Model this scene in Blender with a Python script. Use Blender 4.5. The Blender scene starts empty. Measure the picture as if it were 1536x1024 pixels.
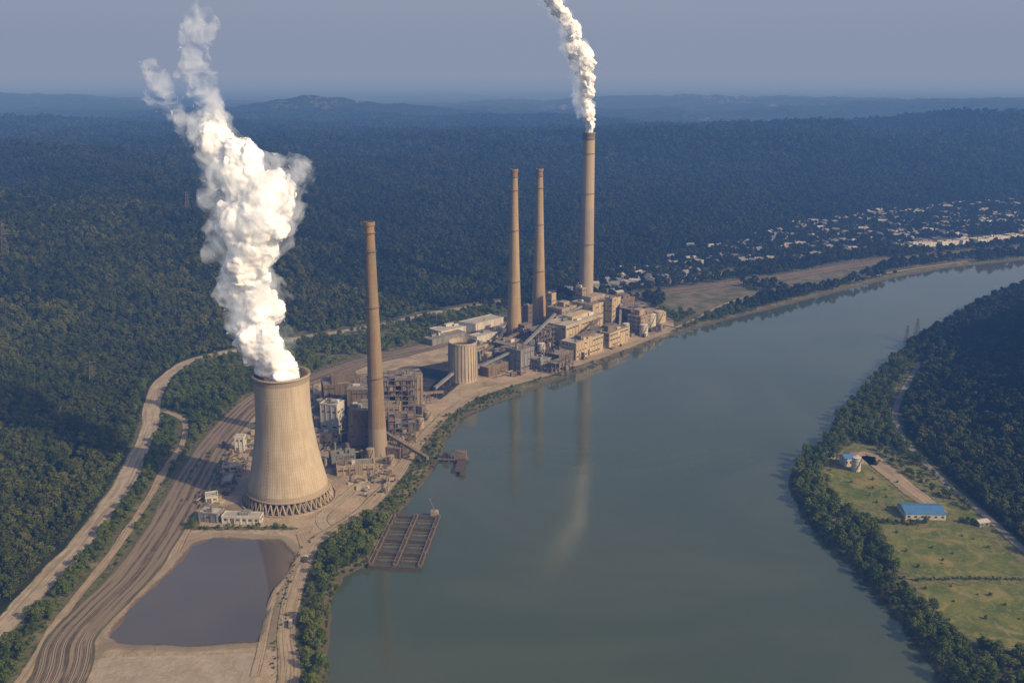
import bpy, math, random
import numpy as np
from mathutils import Vector, Matrix
random.seed(7); rng=np.random.default_rng(11)
sc=bpy.context.scene
sc.view_settings.view_transform='Standard'; sc.view_settings.look='None'; sc.view_settings.exposure=0
COL=sc.collection

# ------------------------------------------------------------------ site plan (metres)
def P(s): return np.array([[float(a) for a in t.split(',')] for t in s.split()])
rL=P("-100,150 -105,400 -111,533 -120,581 -127,631 -124,670 -106,691 -95,773 -85,821 -74,866 -67,907 -65,953 -49,1023 -6,1077 50,1141 132,1240 216,1339 250,1375 309,1432 370,1482 464,1562 551,1635 681,1744 815,1835 999,1914 1400,2070 2500,2450 5000,3000")
rR=P("265,150 265,400 265,533 265,581 263,622 258,680 245,748 246,800 250,843 270,891 324,962 350,1023 427,1141 522,1288 610,1393 712,1516 887,1688 1300,1850 2500,2230 5000,2750")
river=np.vstack([rL,rR[::-1]])
val=P("-344,150 -344,593 -344,696 -361,858 -390,982 -423,1116 -422,1211 -379,1272 -309,1356 -242,1413 -132,1494 -30,1562 93,1661 213,1716 310,1971 496,2215 901,2524 1428,2780 5000,3500 5000,2750 2500,2230 1300,1850 887,1688 712,1516 610,1393 522,1288 518,1211 427,1045 400,962 398,843 401,707 408,500 408,150")
roadA=P("-350,300 -346,450 -344,593 -344,650 -343,718 -350,821 -365,907 -380,982 -403,1056 -420,1141 -413,1211 -384,1256 -330,1288 -294,1332 -201,1393 -120,1473 -30,1539 60,1600 150,1650 280,1700 420,1790")
roadB=P("-300,350 -303,533 -309,589 -311,641 -311,696 -317,786 -326,874 -330,934 -350,1000 -380,1030")
rail=P("-262,300 -272,420 -280,533 -292,581 -289,622 -283,670 -285,760 -295,874 -297,972 -287,1075 -252,1128 -193,1211 -147,1256 -98,1304 -46,1386 -8,1440 90,1530 200,1590 330,1660 480,1740 700,1880 1000,2010 1600,2250")
roadC=P("-128,300 -134,420 -138,533 -151,589 -157,641 -159,712 -146,742 -127,779 -111,835 -101,891 -88,962 -71,1023 -44,1079 -6,1121 51,1174 134,1265 220,1367 269,1432 341,1539 422,1610 557,1688 720,1800 900,1900")
roadR=P("430,500 410,620 401,707 399,766 394,835 395,907 400,962 417,1023 457,1103 518,1211")
drive=P("336,880 345,905 351,866 355,828 359,800 362,775")
pond=P("-269,589 -267,627 -256,680 -253,718 -240,729 -185,724 -170,701 -168,670 -174,641 -166,581 -205,576 -258,579")
pad=P("-265,561 -166,566 -158,533 -158,440 -250,440 -258,533")
apron=P("-264,773 -281,891 -287,1045 -236,1168 -178,1225 -113,1272 -63,1339 -8,1432 86,1516 206,1562 240,1432 231,1375 134,1262 51,1168 -22,1103 -58,1056 -81,962 -105,866 -119,786 -156,736 -180,748 -257,748")
psur=P("-255,400 -262,533 -280,589 -277,641 -274,701 -266,742 -179,742 -156,736 -158,680 -162,631 -145,533 -140,400")
coal=P("-139,1182 -75,1225 -45,1160 -62,1128 -81,1068 -99,1091")
F1=P("292,866 335,874 341,814 333,793 287,793")
F2=P("306,736 371,754 388,680 380,667 300,667 294,680")
F3=P("299,652 395,652 395,569 333,566 300,589 295,627")
F4=P("365,793 391,800 393,766 360,766")
F5=P("256,1610 360,1688 417,1635 383,1539 297,1473 236,1473")
F6=P("460,1716 625,1867 752,1935 702,1835 545,1688 462,1635")
town=P("222,1688 329,2008 571,2215 1045,2780 1428,2780 1195,2309 779,2008 477,1835 348,1744")
town2=P("700,2090 1045,2500 1900,2780 1900,2500 1195,2190 900,2090")
ind=P("773,2031 909,2127 1139,2197 1096,2111 824,1985")
clearR=P("305,880 340,935 372,925 390,840 393,760 396,700 405,560 333,562 300,585 295,627 292,670 303,748 287,793 290,866")
shed_town=P("90,1590 190,1600 290,1760 230,1850 120,1700")

def sd(x,y,poly,lim=None):
    """signed distance, + inside"""
    d=np.full(x.shape,1e9); ins=np.zeros(x.shape,bool); n=len(poly)
    for i in range(n):
        ax,ay=poly[i]; bx,by=poly[(i+1)%n]
        ex,ey=bx-ax,by-ay; wx,wy=x-ax,y-ay
        t=np.clip((wx*ex+wy*ey)/(ex*ex+ey*ey+1e-9),0,1)
        d=np.minimum(d,(wx-ex*t)**2+(wy-ey*t)**2)
        c=((ay>y)!=(by>y))&(x<(bx-ax)*(y-ay)/((by-ay) if by!=ay else 1e-9)+ax)
        ins^=c
    d=np.sqrt(d); return np.where(ins,d,-d)
def ld(x,y,line):
    d=np.full(x.shape,1e9)
    for i in range(len(line)-1):
        ax,ay=line[i]; bx,by=line[i+1]
        ex,ey=bx-ax,by-ay; wx,wy=x-ax,y-ay
        t=np.clip((wx*ex+wy*ey)/(ex*ex+ey*ey+1e-9),0,1)
        d=np.minimum(d,(wx-ex*t)**2+(wy-ey*t)**2)
    return np.sqrt(d)
def ss(a,b,x):
    t=np.clip((x-a)/(b-a),0,1); return t*t*(3-2*t)
_g=rng.random((256,256))*2*math.pi
def perlin(x,y):
    xi=np.floor(x).astype(int); yi=np.floor(y).astype(int); fx=x-xi; fy=y-yi
    def gr(i,j,dx,dy):
        a=_g[i&255,j&255]; return np.cos(a)*dx+np.sin(a)*dy
    u=fx*fx*fx*(fx*(fx*6-15)+10); v=fy*fy*fy*(fy*(fy*6-15)+10)
    a=gr(xi,yi,fx,fy); b=gr(xi+1,yi,fx-1,fy); c=gr(xi,yi+1,fx,fy-1); d=gr(xi+1,yi+1,fx-1,fy-1)
    return (a+(b-a)*u)*(1-v)+(c+(d-c)*u)*v
def fbm(x,y,o=4):
    s=0;a=1.0
    for k in range(o):
        s=s+a*perlin(x+17.3*k,y-9.1*k); x=x*2.03; y=y*2.03; a*=.5
    return s

def gauss(x,y,cx,cy,sx,sy,r=0):
    c,s=math.cos(r),math.sin(r); dx=x-cx; dy=y-cy
    u=dx*c+dy*s; v=-dx*s+dy*c
    return np.exp(-(u*u/(2*sx*sx)+v*v/(2*sy*sy)))
def height(x,y,dr=None,dv=None):
    x=np.asarray(x,float); y=np.asarray(y,float)
    if dr is None: dr=sd(x,y,river)
    if dv is None: dv=sd(x,y,val)
    drn=dr+fbm(x/22,y/22,3)*3.5
    h=3-7*ss(-8,5,drn)
    out=np.maximum(-dv-16,0)
    out=np.where(dr>-8,0,out)
    ridg=1-np.abs(fbm(x/1100+3.1,y/800+1.7,5))*1.9
    ridg=np.clip(ridg,0,1)**1.5
    far=ss(300,1400,out)
    amp=64+6*ss(2200,3300,y)*(1-ss(4200,5400,y))-24*ss(3900,5200,y)-34*ss(9000,16000,y)
    gap=gauss(x,y,1600,6100,1300,500)+gauss(x,y,-1200,9500,1600,600)
    hill=far*amp*ridg*(1-.9*np.clip(gap,0,1))
    rise=ss(0,220,out)*(14+14*fbm(x/160,y/160,3))*(1-ss(7000,14000,y))+ss(0,900,out)*8*(1-ss(3300,5000,y))
    g1=gauss(x,y,-950,1700,420,330)*85*ss(0,350,out)
    g2=gauss(x,y,860,1120,330,330)*150*ss(0,330,out)
    g3=gauss(x,y,-1150,2800,700,330)*55*ss(0,700,out)+gauss(x,y,200,3300,900,260,-.15)*14+gauss(x,y,-500,2300,500,160,.25)*26*ss(0,500,out)+gauss(x,y,900,3500,600,200,-.3)*34
    g4=gauss(x,y,3000,4500,1300,500,.2)*115*ss(0,900,out)
    g5=gauss(x,y,-2600,4700,900,350,.2)*60
    g6=gauss(x,y,-1300,6600,600,350)*115+gauss(x,y,200,5900,500,260,.2)*55+gauss(x,y,4600,7400,1500,500)*105+gauss(x,y,-4800,8500,1500,450,.1)*95+gauss(x,y,1500,8600,1300,350,-.1)*70
    h=h+rise+hill+g1+g2+g3+g4+g5+g6
    dp=sd(x,y,pond)+fbm(x/16,y/16,2)*4; h=h-2.6*ss(-3,5,dp)
    rough=ss(6,30,-dv)
    h=h+rough*fbm(x/45,y/45,3)*5*(out>0)
    return h
def hz(x,y): return float(height(np.array([float(x)]),np.array([float(y)]))[0])

# ------------------------------------------------------------------ node helpers
class N:
    def __init__(s,name,vol=False):
        s.m=bpy.data.materials.new(name); s.m.use_nodes=True; s.t=s.m.node_tree; s.t.nodes.clear()
        s.out=s.t.nodes.new('ShaderNodeOutputMaterial')
    def n(s,typ,**kw):
        o=s.t.nodes.new('ShaderNode'+typ)
        for k,v in kw.items():
            if k.startswith('_'): o.inputs[k[1:]].default_value=v
            else: setattr(o,k,v)
        return o
    def l(s,a,b): s.t.links.new(a,b)
    def pos(s): return s.n('NewGeometry').outputs['Position']
    def noise(s,scale,vec=None,detail=4,rough=.55,dist=0):
        o=s.n('TexNoise'); o.inputs['Scale'].default_value=scale; o.inputs['Detail'].default_value=detail
        o.inputs['Roughness'].default_value=rough; o.inputs['Distortion'].default_value=dist
        s.l(vec if vec is not None else s.pos(),o.inputs['Vector']); return o.outputs['Fac']
    def math(s,op,a,b=None,c=None,clamp=False):
        o=s.n('Math',operation=op); o.use_clamp=clamp
        for i,v in enumerate((a,b,c)):
            if v is None: continue
            if isinstance(v,(int,float)): o.inputs[i].default_value=v
            else: s.l(v,o.inputs[i])
        return o.outputs[0]
    def step(s,v,a,b):
        o=s.n('MapRange'); o.interpolation_type='SMOOTHSTEP'
        o.inputs['From Min'].default_value=a; o.inputs['From Max'].default_value=b
        s.l(v,o.inputs['Value']); return o.outputs['Result']
    def mix(s,f,a,b):
        o=s.n('Mix',data_type='RGBA')
        for i,v in ((0,f),(6,a),(7,b)):
            if isinstance(v,(int,float)): o.inputs[i].default_value=v
            elif isinstance(v,tuple): o.inputs[i].default_value=v+(1,) if len(v)==3 else v
            else: s.l(v,o.inputs[i])
        return o.outputs[2]
    def bsdf(s,col,rough=.85,bump=None,bstr=.4,bdist=1,spec=.3,metal=0):
        p=s.n('BsdfPrincipled'); p.inputs['Roughness'].default_value=rough
        p.inputs['Specular IOR Level'].default_value=spec; p.inputs['Metallic'].default_value=metal
        if isinstance(col,tuple): p.inputs['Base Color'].default_value=col+(1,)
        else: s.l(col,p.inputs['Base Color'])
        if bump is not None:
            b=s.n('Bump'); b.inputs['Strength'].default_value=bstr; b.inputs['Distance'].default_value=bdist
            s.l(bump,b.inputs['Height']); s.l(b.outputs[0],p.inputs['Normal'])
        s.l(p.outputs[0],s.out.inputs['Surface']); s.p=p; return p
def pm(name,c1,c2,scale=.3,rough=.85,bstr=.3,streak=False,metal=0,spec=.3):
    s=N(name); v=s.pos()
    if streak:
        mp=s.n('Mapping'); mp.inputs['Scale'].default_value=(1,1,.12); s.l(v,mp.inputs['Vector']); v=mp.outputs[0]
    a=s.noise(scale,v,5,.65); b=s.noise(scale*6,v,3)
    f=s.math('ADD',s.math('MULTIPLY',a,.7),s.math('MULTIPLY',b,.3)); f=s.step(f,.35,.65)
    s.bsdf(s.mix(f,c1,c2),rough,b,bstr,.3,spec,metal); return s.m

# ------------------------------------------------------------------ materials
M={}
M['cream']=pm('cream_cladding',(.44,.36,.225),(.31,.25,.155),.12,streak=True)
M['tan']=pm('tan_concrete',(.34,.275,.185),(.21,.165,.11),.15,streak=True)
M['brown']=pm('brown_cladding',(.19,.145,.10),(.105,.082,.058),.15,streak=True)
M['grey']=pm('grey_cladding',(.22,.22,.21),(.14,.137,.13),.15,streak=True)
M['white']=pm('white_cladding',(.52,.50,.43),(.39,.36,.30),.15,streak=True)
M['dark']=pm('dark_glazing_and_openings',(.04,.04,.04),(.08,.075,.065),.5,rough=.35)
M['steel']=pm('weathered_steel',(.09,.078,.065),(.17,.14,.105),.5,rough=.6)
M['rust']=pm('rusty_steel',(.095,.072,.048),(.055,.044,.034),.4,rough=.75)
M['roof']=pm('flat_roofing',(.25,.215,.165),(.14,.125,.10),.12)
M['lroof']=pm('pale_roofing',(.42,.385,.32),(.29,.265,.215),.08)
M['blue']=pm('blue_roof',(.05,.14,.30),(.07,.18,.34),.2,rough=.5)
M['red']=pm('terracotta_roof',(.22,.11,.07),(.15,.09,.06),.3)
M['tyre']=pm('tyre_rubber',(.02,.02,.02),(.03,.03,.03),2)
M['bark']=pm('bark',(.07,.05,.035),(.04,.03,.02),3)

def leafmat(name,c1,c2,c3,tp=.55,pk=.4):
    s=N(name); oi=s.n('ObjectInfo'); r=s.n('ValToRGB'); s.l(oi.outputs['Random'],r.inputs[0])
    e=r.color_ramp.elements; e[0].color=c1+(1,); e[1].color=c3+(1,); m=e.new(tp); m.color=c2+(1,)
    big=s.step(s.noise(.006,None,4,.6),.38,.62); mid=s.step(s.noise(.022,None,3),.4,.62); fine=s.noise(.9,None,2)
    col=s.mix(s.math('MULTIPLY',big,.55),r.outputs[0],(c1[0]*.8,c1[1]*.85,c1[2]))
    col=s.mix(s.math('MULTIPLY',s.math('MULTIPLY',mid,s.math('SUBTRACT',1,big)),pk),col,c3)
    hv=s.n('HueSaturation'); s.l(col,hv.inputs['Color']); s.l(s.math('ADD',.6,s.math('MULTIPLY',fine,.9)),hv.inputs['Value'])
    d=s.n('BsdfDiffuse'); s.l(hv.outputs[0],d.inputs[0]); t=s.n('BsdfTranslucent'); s.l(hv.outputs[0],t.inputs[0])
    mx=s.n('MixShader'); mx.inputs[0].default_value=.25; s.l(d.outputs[0],mx.inputs[1]); s.l(t.outputs[0],mx.inputs[2])
    s.l(mx.outputs[0],s.out.inputs[0]); return s.m
M['leaf']=leafmat('forest_foliage',(.038,.056,.013),(.078,.094,.018),(.14,.14,.03))
M['leaf3']=leafmat('hill_foliage',(.022,.033,.012),(.037,.048,.014),(.056,.062,.018))  # distant copy of the foliage, darkened so the haze colour dominates
M['leaf2']=leafmat('riverside_foliage',(.060,.090,.017),(.105,.14,.025),(.165,.185,.038))

# ------------------------------------------------------------------ mesh builder
class MB:
    def __init__(s): s.v=[];s.f=[];s.m=[];s.mats=[]
    def mi(s,m):
        if m not in s.mats: s.mats.append(m)
        return s.mats.index(m)
    def add(s,vs,fs,m):
        b=len(s.v); s.v+=vs; k=s.mi(m)
        for f in fs: s.f.append([b+i for i in f]); s.m.append(k)
    def box(s,cx,cy,z0,sx,sy,h,m,rot=0):
        c,n=math.cos(rot),math.sin(rot); vs=[]
        for z in (z0,z0+h):
            for dx,dy in((-1,-1),(1,-1),(1,1),(-1,1)):
                a,b=dx*sx/2,dy*sy/2; vs.append((cx+a*c-b*n,cy+a*n+b*c,z))
        s.add(vs,[(0,3,2,1),(4,5,6,7),(0,1,5,4),(1,2,6,5),(2,3,7,6),(3,0,4,7)],m)
    def lathe(s,cx,cy,prof,n,m,closed=False):
        b=[];fs=[]
        for r,z in prof:
            for i in range(n):
                a=2*math.pi*i/n; b.append((cx+r*math.cos(a),cy+r*math.sin(a),z))
        for j in range(len(prof)-1):
            for i in range(n):
                i2=(i+1)%n; fs.append((j*n+i,j*n+i2,(j+1)*n+i2,(j+1)*n+i))
        if closed: fs.append(tuple((len(prof)-1)*n+i for i in range(n)))
        s.add(b,fs,m)
    def cyl(s,cx,cy,z0,r,h,m,n=16,r2=None):
        s.lathe(cx,cy,[(r,z0),(r if r2 is None else r2,z0+h)],n,m,True)
    def beam(s,p,q,t,m):
        p=Vector(p);q=Vector(q);d=(q-p)
        if d.length<1e-4: return
        u=d.cross(Vector((0,0,1)));
        if u.length<1e-3: u=Vector((1,0,0))
        u.normalize(); w=u.cross(d).normalized(); u*=t/2; w*=t/2
        vs=[tuple(o+a*u+b*w) for o in(p,q) for a,b in((-1,-1),(1,-1),(1,1),(-1,1))]
        s.add(vs,[(0,3,2,1),(4,5,6,7),(0,1,5,4),(1,2,6,5),(2,3,7,6),(3,0,4,7)],m)
    def gable(s,w,d,z,h,over,m,wallm):
        a=w/2+over;b=d/2+over
        s.add([(-a,-b,z),(a,-b,z),(a,b,z),(-a,b,z),(-a,0,z+h),(a,0,z+h)],[(0,1,5,4),(2,3,4,5),(0,3,2,1)],m)
        s.add([(-w/2,-d/2,z+.02),(-w/2,d/2,z+.02),(-w/2,0,z+h-.1),(w/2,-d/2,z+.02),(w/2,d/2,z+.02),(w/2,0,z+h-.1)],[(0,1,2),(3,5,4)],wallm)
    def make(s,name,loc=(0,0,0),rot=0,smooth=False,coll=None,parent=None):
        me=bpy.data.meshes.new(name); me.from_pydata(s.v,[],s.f); 
        for m in s.mats: me.materials.append(M[m] if isinstance(m,str) else m)
        me.polygons.foreach_set('material_index',s.m)
        if smooth: me.polygons.foreach_set('use_smooth',[True]*len(s.f))
        me.update(); o=bpy.data.objects.new(name,me); (coll or COL).objects.link(o)
        o.location=loc; o.rotation_euler=(0,0,rot)
        if parent: o.parent=parent
        return o
def G(x,y): return hz(x,y)

# ------------------------------------------------------------------ terrain
ny=760; ys=180*np.exp(np.linspace(0,math.log(95000/180),ny)); nx=470
sx=np.linspace(-1,1,nx)
Y=np.repeat(ys[:,None],nx,1); X=sx[None,:]*(Y*.78+330)
x=X.ravel();y=Y.ravel()
dr=sd(x,y,river); dv=sd(x,y,val); Z=height(x,y,dr,dv)
me=bpy.data.meshes.new('terrain')
me.vertices.add(nx*ny); me.vertices.foreach_set('co',np.stack([x,y,Z],1).ravel())
i=np.arange(nx*(ny-1)).reshape(ny-1,nx)[:,:-1].ravel()
q=np.stack([i,i+1,i+1+nx,i+nx],1)
me.loops.add(q.size); me.loops.foreach_set('vertex_index',q.ravel())
me.polygons.add(len(q)); me.polygons.foreach_set('loop_start',np.arange(0,q.size,4)); me.polygons.foreach_set('loop_total',np.full(len(q),4))
me.polygons.foreach_set('use_smooth',np.ones(len(q),bool)); me.update(calc_edges=True)
near=y<3200
def sdm(polys):
    r=np.full(x.shape,-20.0)
    for p in polys: r[near]=np.maximum(r[near],sd(x[near],y[near],p))
    return np.clip(r/20,-1,1)
def attr(name,chs):
    a=me.color_attributes.new(name,'FLOAT_COLOR','POINT')
    d=np.ones((len(x),4)); 
    for k,c in enumerate(chs): d[:,k]=c
    a.data.foreach_set('color',d.ravel())
attr('za',[sdm([apron,psur,pad]),sdm([F1,F2,F3,F4]),sdm([coal])])
attr('zb',[sdm([F5,F6,ind]),np.clip(dv/20,-1,1),sdm([clearR])])
attr('zc',[np.clip(-dr/20,-1,1),sdm([town,town2,shed_town]),sdm([pad])])
attr('zd',[sdm([pond]),sdm([pond]),sdm([pond])])
terrain=bpy.data.objects.new('terrain',me); COL.objects.link(terrain)

s=N('terrain_ground')
def ch(name):
    a=s.n('Attribute'); a.attribute_name=name; q_=s.n('SeparateColor'); s.l(a.outputs['Color'],q_.inputs[0]); return q_.outputs
za,zb,zc,zd=ch('za'),ch('zb'),ch('zc'),ch('zd')
nL=s.noise(.0035,None,5,.6); nM=s.noise(.04,None,5,.65); nF=s.noise(.5,None,4,.7); nS=s.noise(.13,None,6,.7,1.5)
def edge(v,w=.03,amp=.35): 
    return s.step(s.math('ADD',v,s.math('MULTIPLY',s.math('SUBTRACT',nS,.5),amp)),-w,w)
forest=s.mix(s.step(nM,.4,.62),(.012,.018,.008),(.028,.036,.013))
forest=s.mix(s.math('MULTIPLY',s.step(nL,.5,.72),.35),forest,(.045,.05,.026))
scrub=s.mix(s.step(nS,.36,.6),(.05,.065,.02),(.13,.12,.06)); scrub=s.mix(s.math('MULTIPLY',s.step(nM,.55,.68),.6),scrub,(.25,.21,.14))
col=s.mix(s.step(zb[1],-.35,-.05),forest,scrub)
dirt=s.mix(s.step(nM,.35,.65),(.37,.29,.20),(.26,.20,.135)); dirt=s.mix(s.math('MULTIPLY',s.step(nS,.45,.62),.55),dirt,(.41,.34,.245)); dirt=s.mix(s.math('MULTIPLY',s.step(nF,.5,.7),.4),dirt,(.20,.155,.105))
dirt=s.mix(s.math('MULTIPLY',s.step(s.noise(.022,None,3),.54,.64),.55),dirt,(.13,.11,.055))
padc=s.mix(s.step(nM,.35,.65),(.30,.25,.185),(.37,.31,.235)); padc=s.mix(s.math('MULTIPLY',s.step(nS,.45,.6),.4),padc,(.22,.18,.125))
dirt=s.mix(edge(zc[2],.03,.1),dirt,padc)
grass=s.mix(s.step(nM,.38,.62),(.075,.105,.024),(.14,.15,.04)); grass=s.mix(s.math('MULTIPLY',s.step(nS,.5,.66),.55),grass,(.24,.20,.09))
dry=s.step(s.noise(.03,None,5,.65,1.2),.5,.62); grass=s.mix(s.math('MULTIPLY',dry,.55),grass,(.27,.21,.09))
grassy=s.mix(s.step(nS,.4,.6),(.085,.105,.03),(.17,.155,.07))
col=s.mix(edge(zb[2]),col,grassy)
col=s.mix(edge(zb[0]),col,s.mix(s.step(nM,.4,.6),(.16,.135,.09),(.08,.09,.04)))
col=s.mix(s.math('MULTIPLY',edge(zc[1]),.4),col,s.mix(s.step(nS,.4,.6),(.13,.12,.10),(.04,.05,.025)))
col=s.mix(edge(za[0],.03,.3),col,dirt)
pr_=s.math('ADD',zd[0],s.math('MULTIPLY',s.math('SUBTRACT',nS,.5),.3))
col=s.mix(s.math('MULTIPLY',s.step(pr_,-.5,-.35),.6),col,(.19,.16,.12)); col=s.mix(s.step(pr_,-.16,-.02),col,(.12,.09,.06))
col=s.mix(edge(za[1],.02,.08),col,grass)
col=s.mix(edge(za[2],.05,.3),col,s.mix(s.step(nS,.4,.6),(.018,.018,.02),(.05,.048,.045)))
shore=s.math('MULTIPLY',s.step(zc[0],-.2,0),s.math('SUBTRACT',1,s.step(zc[0],.18,.4)))
col=s.mix(s.math('MULTIPLY',shore,.9),col,(.075,.06,.04))
sp=s.n('SeparateXYZ'); s.l(s.pos(),sp.inputs[0])
farm=s.step(sp.outputs[1],4800,6500)
mp=s.n('Mapping'); mp.inputs['Scale'].default_value=(1,.4,1); s.l(s.pos(),mp.inputs[0])
pt=s.math('MULTIPLY',s.step(s.noise(.0009,mp.outputs[0],4,.6),.55,.62),s.step(s.noise(.016,mp.outputs[0],5,.7),.50,.60))
col=s.mix(s.math('MULTIPLY',s.math('MULTIPLY',farm,pt),.45),col,(.25,.24,.21))
s.bsdf(col,.95,s.math('ADD',s.math('MULTIPLY',nF,.4),s.math('MULTIPLY',nS,1.2)),.6,1,.1)
me.materials.append(s.m)

# ------------------------------------------------------------------ river and pond water
def sheet(name,poly,z,mat):
    v=[(p[0],p[1],z) for p in poly]
    me_=bpy.data.meshes.new(name); me_.from_pydata(v,[],[list(range(len(poly)))[::1]]); me_.materials.append(mat); me_.update()
    if me_.polygons[0].normal.z<0: me_.flip_normals()
    o=bpy.data.objects.new(name,me_); COL.objects.link(o); return o
s=N('river_water')
mp=s.n('Mapping'); mp.inputs['Scale'].default_value=(1,.6,1); mp.inputs['Rotation'].default_value=(0,0,.3); s.l(s.pos(),mp.inputs[0])
w1=s.noise(.4,mp.outputs[0],6,.62,.4); w2=s.noise(.010,mp.outputs[0],5,.65,1.5)
big=s.noise(.004,None,4,.6,.8)
calm=s.step(w2,.40,.62)
col=s.mix(s.step(big,.35,.65),(.050,.068,.042),(.068,.080,.049))
wp=s.bsdf(col,.1,s.math('MULTIPLY',w1,s.math('ADD',.55,s.math('MULTIPLY',calm,.45))),.12,.5,.5)
s.l(s.math('ADD',.035,s.math('MULTIPLY',calm,.04)),wp.inputs['Roughness']); wp.inputs['IOR'].default_value=1.5
sheet('river_water',np.array([(-420,100),(600,100),(600,1300),(5600,1900),(5600,3600),(1200,2400),(-300,1300)]),0,s.m)
s=N('pond_water')
w1=s.noise(.8,None,3); big=s.noise(.01,None,2,.5)
wp=s.bsdf(s.mix(s.step(big,.3,.7),(.075,.066,.058),(.10,.082,.062)),.02,w1,.03,.3,.5)
wp.inputs['IOR'].default_value=1.75
c_=pond.mean(0); sheet('pond_water',c_+(pond-c_)*1.08,1.9,s.m)

# ------------------------------------------------------------------ ribbons (roads, tracks)
def smooth(line,step=6):
    pts=[]; L=[Vector((a,b)) for a,b in line]
    for i in range(len(L)-1):
        p0=L[max(i-1,0)];p1=L[i];p2=L[i+1];p3=L[min(i+2,len(L)-1)]
        n=max(2,int((p2-p1).length/step))
        for k in range(n):
            t=k/n
            pts.append(.5*((2*p1)+(p2-p0)*t+(2*p0-5*p1+4*p2-p3)*t*t+(3*p1-p0-3*p2+p3)*t**3))
    pts.append(L[-1]); return pts
def ribbon(name,line,width,mat,dz=.15,off=0,cross=3,pts=None,jit=0):
    pts=pts or smooth(line); n=len(pts); nrm=[]
    for i in range(n):
        t=(pts[min(i+1,n-1)]-pts[max(i-1,0)]).normalized(); nrm.append(Vector((t.y,-t.x)))
    co=[];uv=[];L=0
    jl=[jit*(fbm(np.array([i*.13]),np.array([off*.1+3.3]))[0]) for i in range(n)]
    for i in range(n):
        if i: L+=(pts[i]-pts[i-1]).length
        for c in range(cross+1):
            u=c/cross; q_=pts[i]+nrm[i]*(off+(u-.5)*(width+jl[i]*(1)));
            co.append((q_.x,q_.y)); uv.append((u,L))
    co=np.array(co); z=height(co[:,0],co[:,1])+dz
    v=[(a,b,c) for (a,b),c in zip(co,z)]; k=cross+1
    f=[(i*k+c,i*k+c+1,(i+1)*k+c+1,(i+1)*k+c) for i in range(n-1) for c in range(cross)]
    m_=bpy.data.meshes.new(name); m_.from_pydata(v,[],f); ul=m_.uv_layers.new(name='UVMap')
    li=np.zeros(len(m_.loops),int); m_.loops.foreach_get('vertex_index',li)
    ul.data.foreach_set('uv',np.array(uv)[li].ravel()); m_.materials.append(mat); m_.update()
    o=bpy.data.objects.new(name,m_); COL.objects.link(o); return o
def roadmat(name,c1,c2,rut,nr,ragged=.0):
    s=N(name); tc=s.n('TexCoord'); sp=s.n('SeparateXYZ'); s.l(tc.outputs['UV'],sp.inputs[0])
    nM=s.noise(.09,None,5,.7); nF=s.noise(.7,None,4,.7)
    mp=s.n('Mapping'); mp.inputs['Scale'].default_value=(nr,.012,1); s.l(tc.outputs['UV'],mp.inputs[0])
    st=s.noise(1.0,mp.outputs[0],4,.65)
    col=s.mix(s.step(nM,.35,.65),c1,c2); col=s.mix(s.math('MULTIPLY',s.step(st,.46,.6),.8),col,rut); col=s.mix(s.math('MULTIPLY',s.step(nF,.5,.75),.35),col,(c2[0]*.5,c2[1]*.5,c2[2]*.45))
    e=s.math('ABSOLUTE',s.math('SUBTRACT',sp.outputs[0],.5)); e=s.math('ADD',e,s.math('MULTIPLY',s.math('SUBTRACT',s.noise(.16,None,5,.7),.5),ragged))
    col=s.mix(s.step(e,.42,.5),col,(.09,.09,.04))
    s.bsdf(col,.95,nF,.4,.3,.1); return s.m
gm=roadmat('gravel_road_surface',(.40,.34,.25),(.31,.255,.18),(.20,.16,.11),9,.35)
gm2=roadmat('dirt_road_surface',(.38,.30,.205),(.29,.225,.15),(.18,.14,.09),12,.35)
pave=roadmat('paved_road_surface',(.24,.225,.20),(.19,.18,.165),(.15,.14,.13),6,.12)
bal=roadmat('railway_ballast',(.125,.095,.065),(.075,.058,.042),(.27,.21,.14),14,.2)
ribbon('gravel_road',roadA,19,gm,.25,jit=5)
ribbon('dirt_path',roadB,7,gm2,.22,jit=3)
rp=smooth(rail)
ribbon('railway_trackbed',rail,34,bal,.3,pts=rp,cross=5,jit=4)
s=N('railway_sleepers'); tc=s.n('TexCoord'); sp=s.n('SeparateXYZ'); s.l(tc.outputs['UV'],sp.inputs[0])
fr=s.math('FRACT',s.math('MULTIPLY',sp.outputs[1],1.2)); s.bsdf(s.mix(s.step(fr,.4,.5),(.38,.31,.215),(.19,.15,.105)),.9)
slp=s.m
s=N('rail_steel'); s.bsdf((.05,.038,.03),.5,metal=.2); rs=s.m
for off in (-13,-7.5,-2.5,7.5,13):
    ribbon('railway_track',rail,2.9,slp,.36,off=off,pts=rp,cross=1)
    for d in(-.75,.75): ribbon('rail_line',rail,.42,rs,.52,off=off+d,pts=rp,cross=1)
ribbon('riverside_road',roadC[:17],13,gm2,.24,jit=3)
ribbon('riverside_road',roadC[16:],5,gm2,.26)
ribbon('paved_road',roadR,7,pave,.25)
ribbon('driveway',drive,20,gm2,.22,jit=6)
ribbon('pond_berm_track',P("-160,540 -163,570 -167,600 -170,641 -162,700 -164,712 -172,735"),6,gm2,.3)
ribbon('service_road',P("-263,700 -268,760 -272,850 -262,930 -240,1000 -215,1060 -170,1120"),9,gm2,.2,jit=2)
ribbon('service_road',P("-150,742 -160,765 -150,800 -132,850 -120,880"),10,gm,.2,jit=2)

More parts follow.
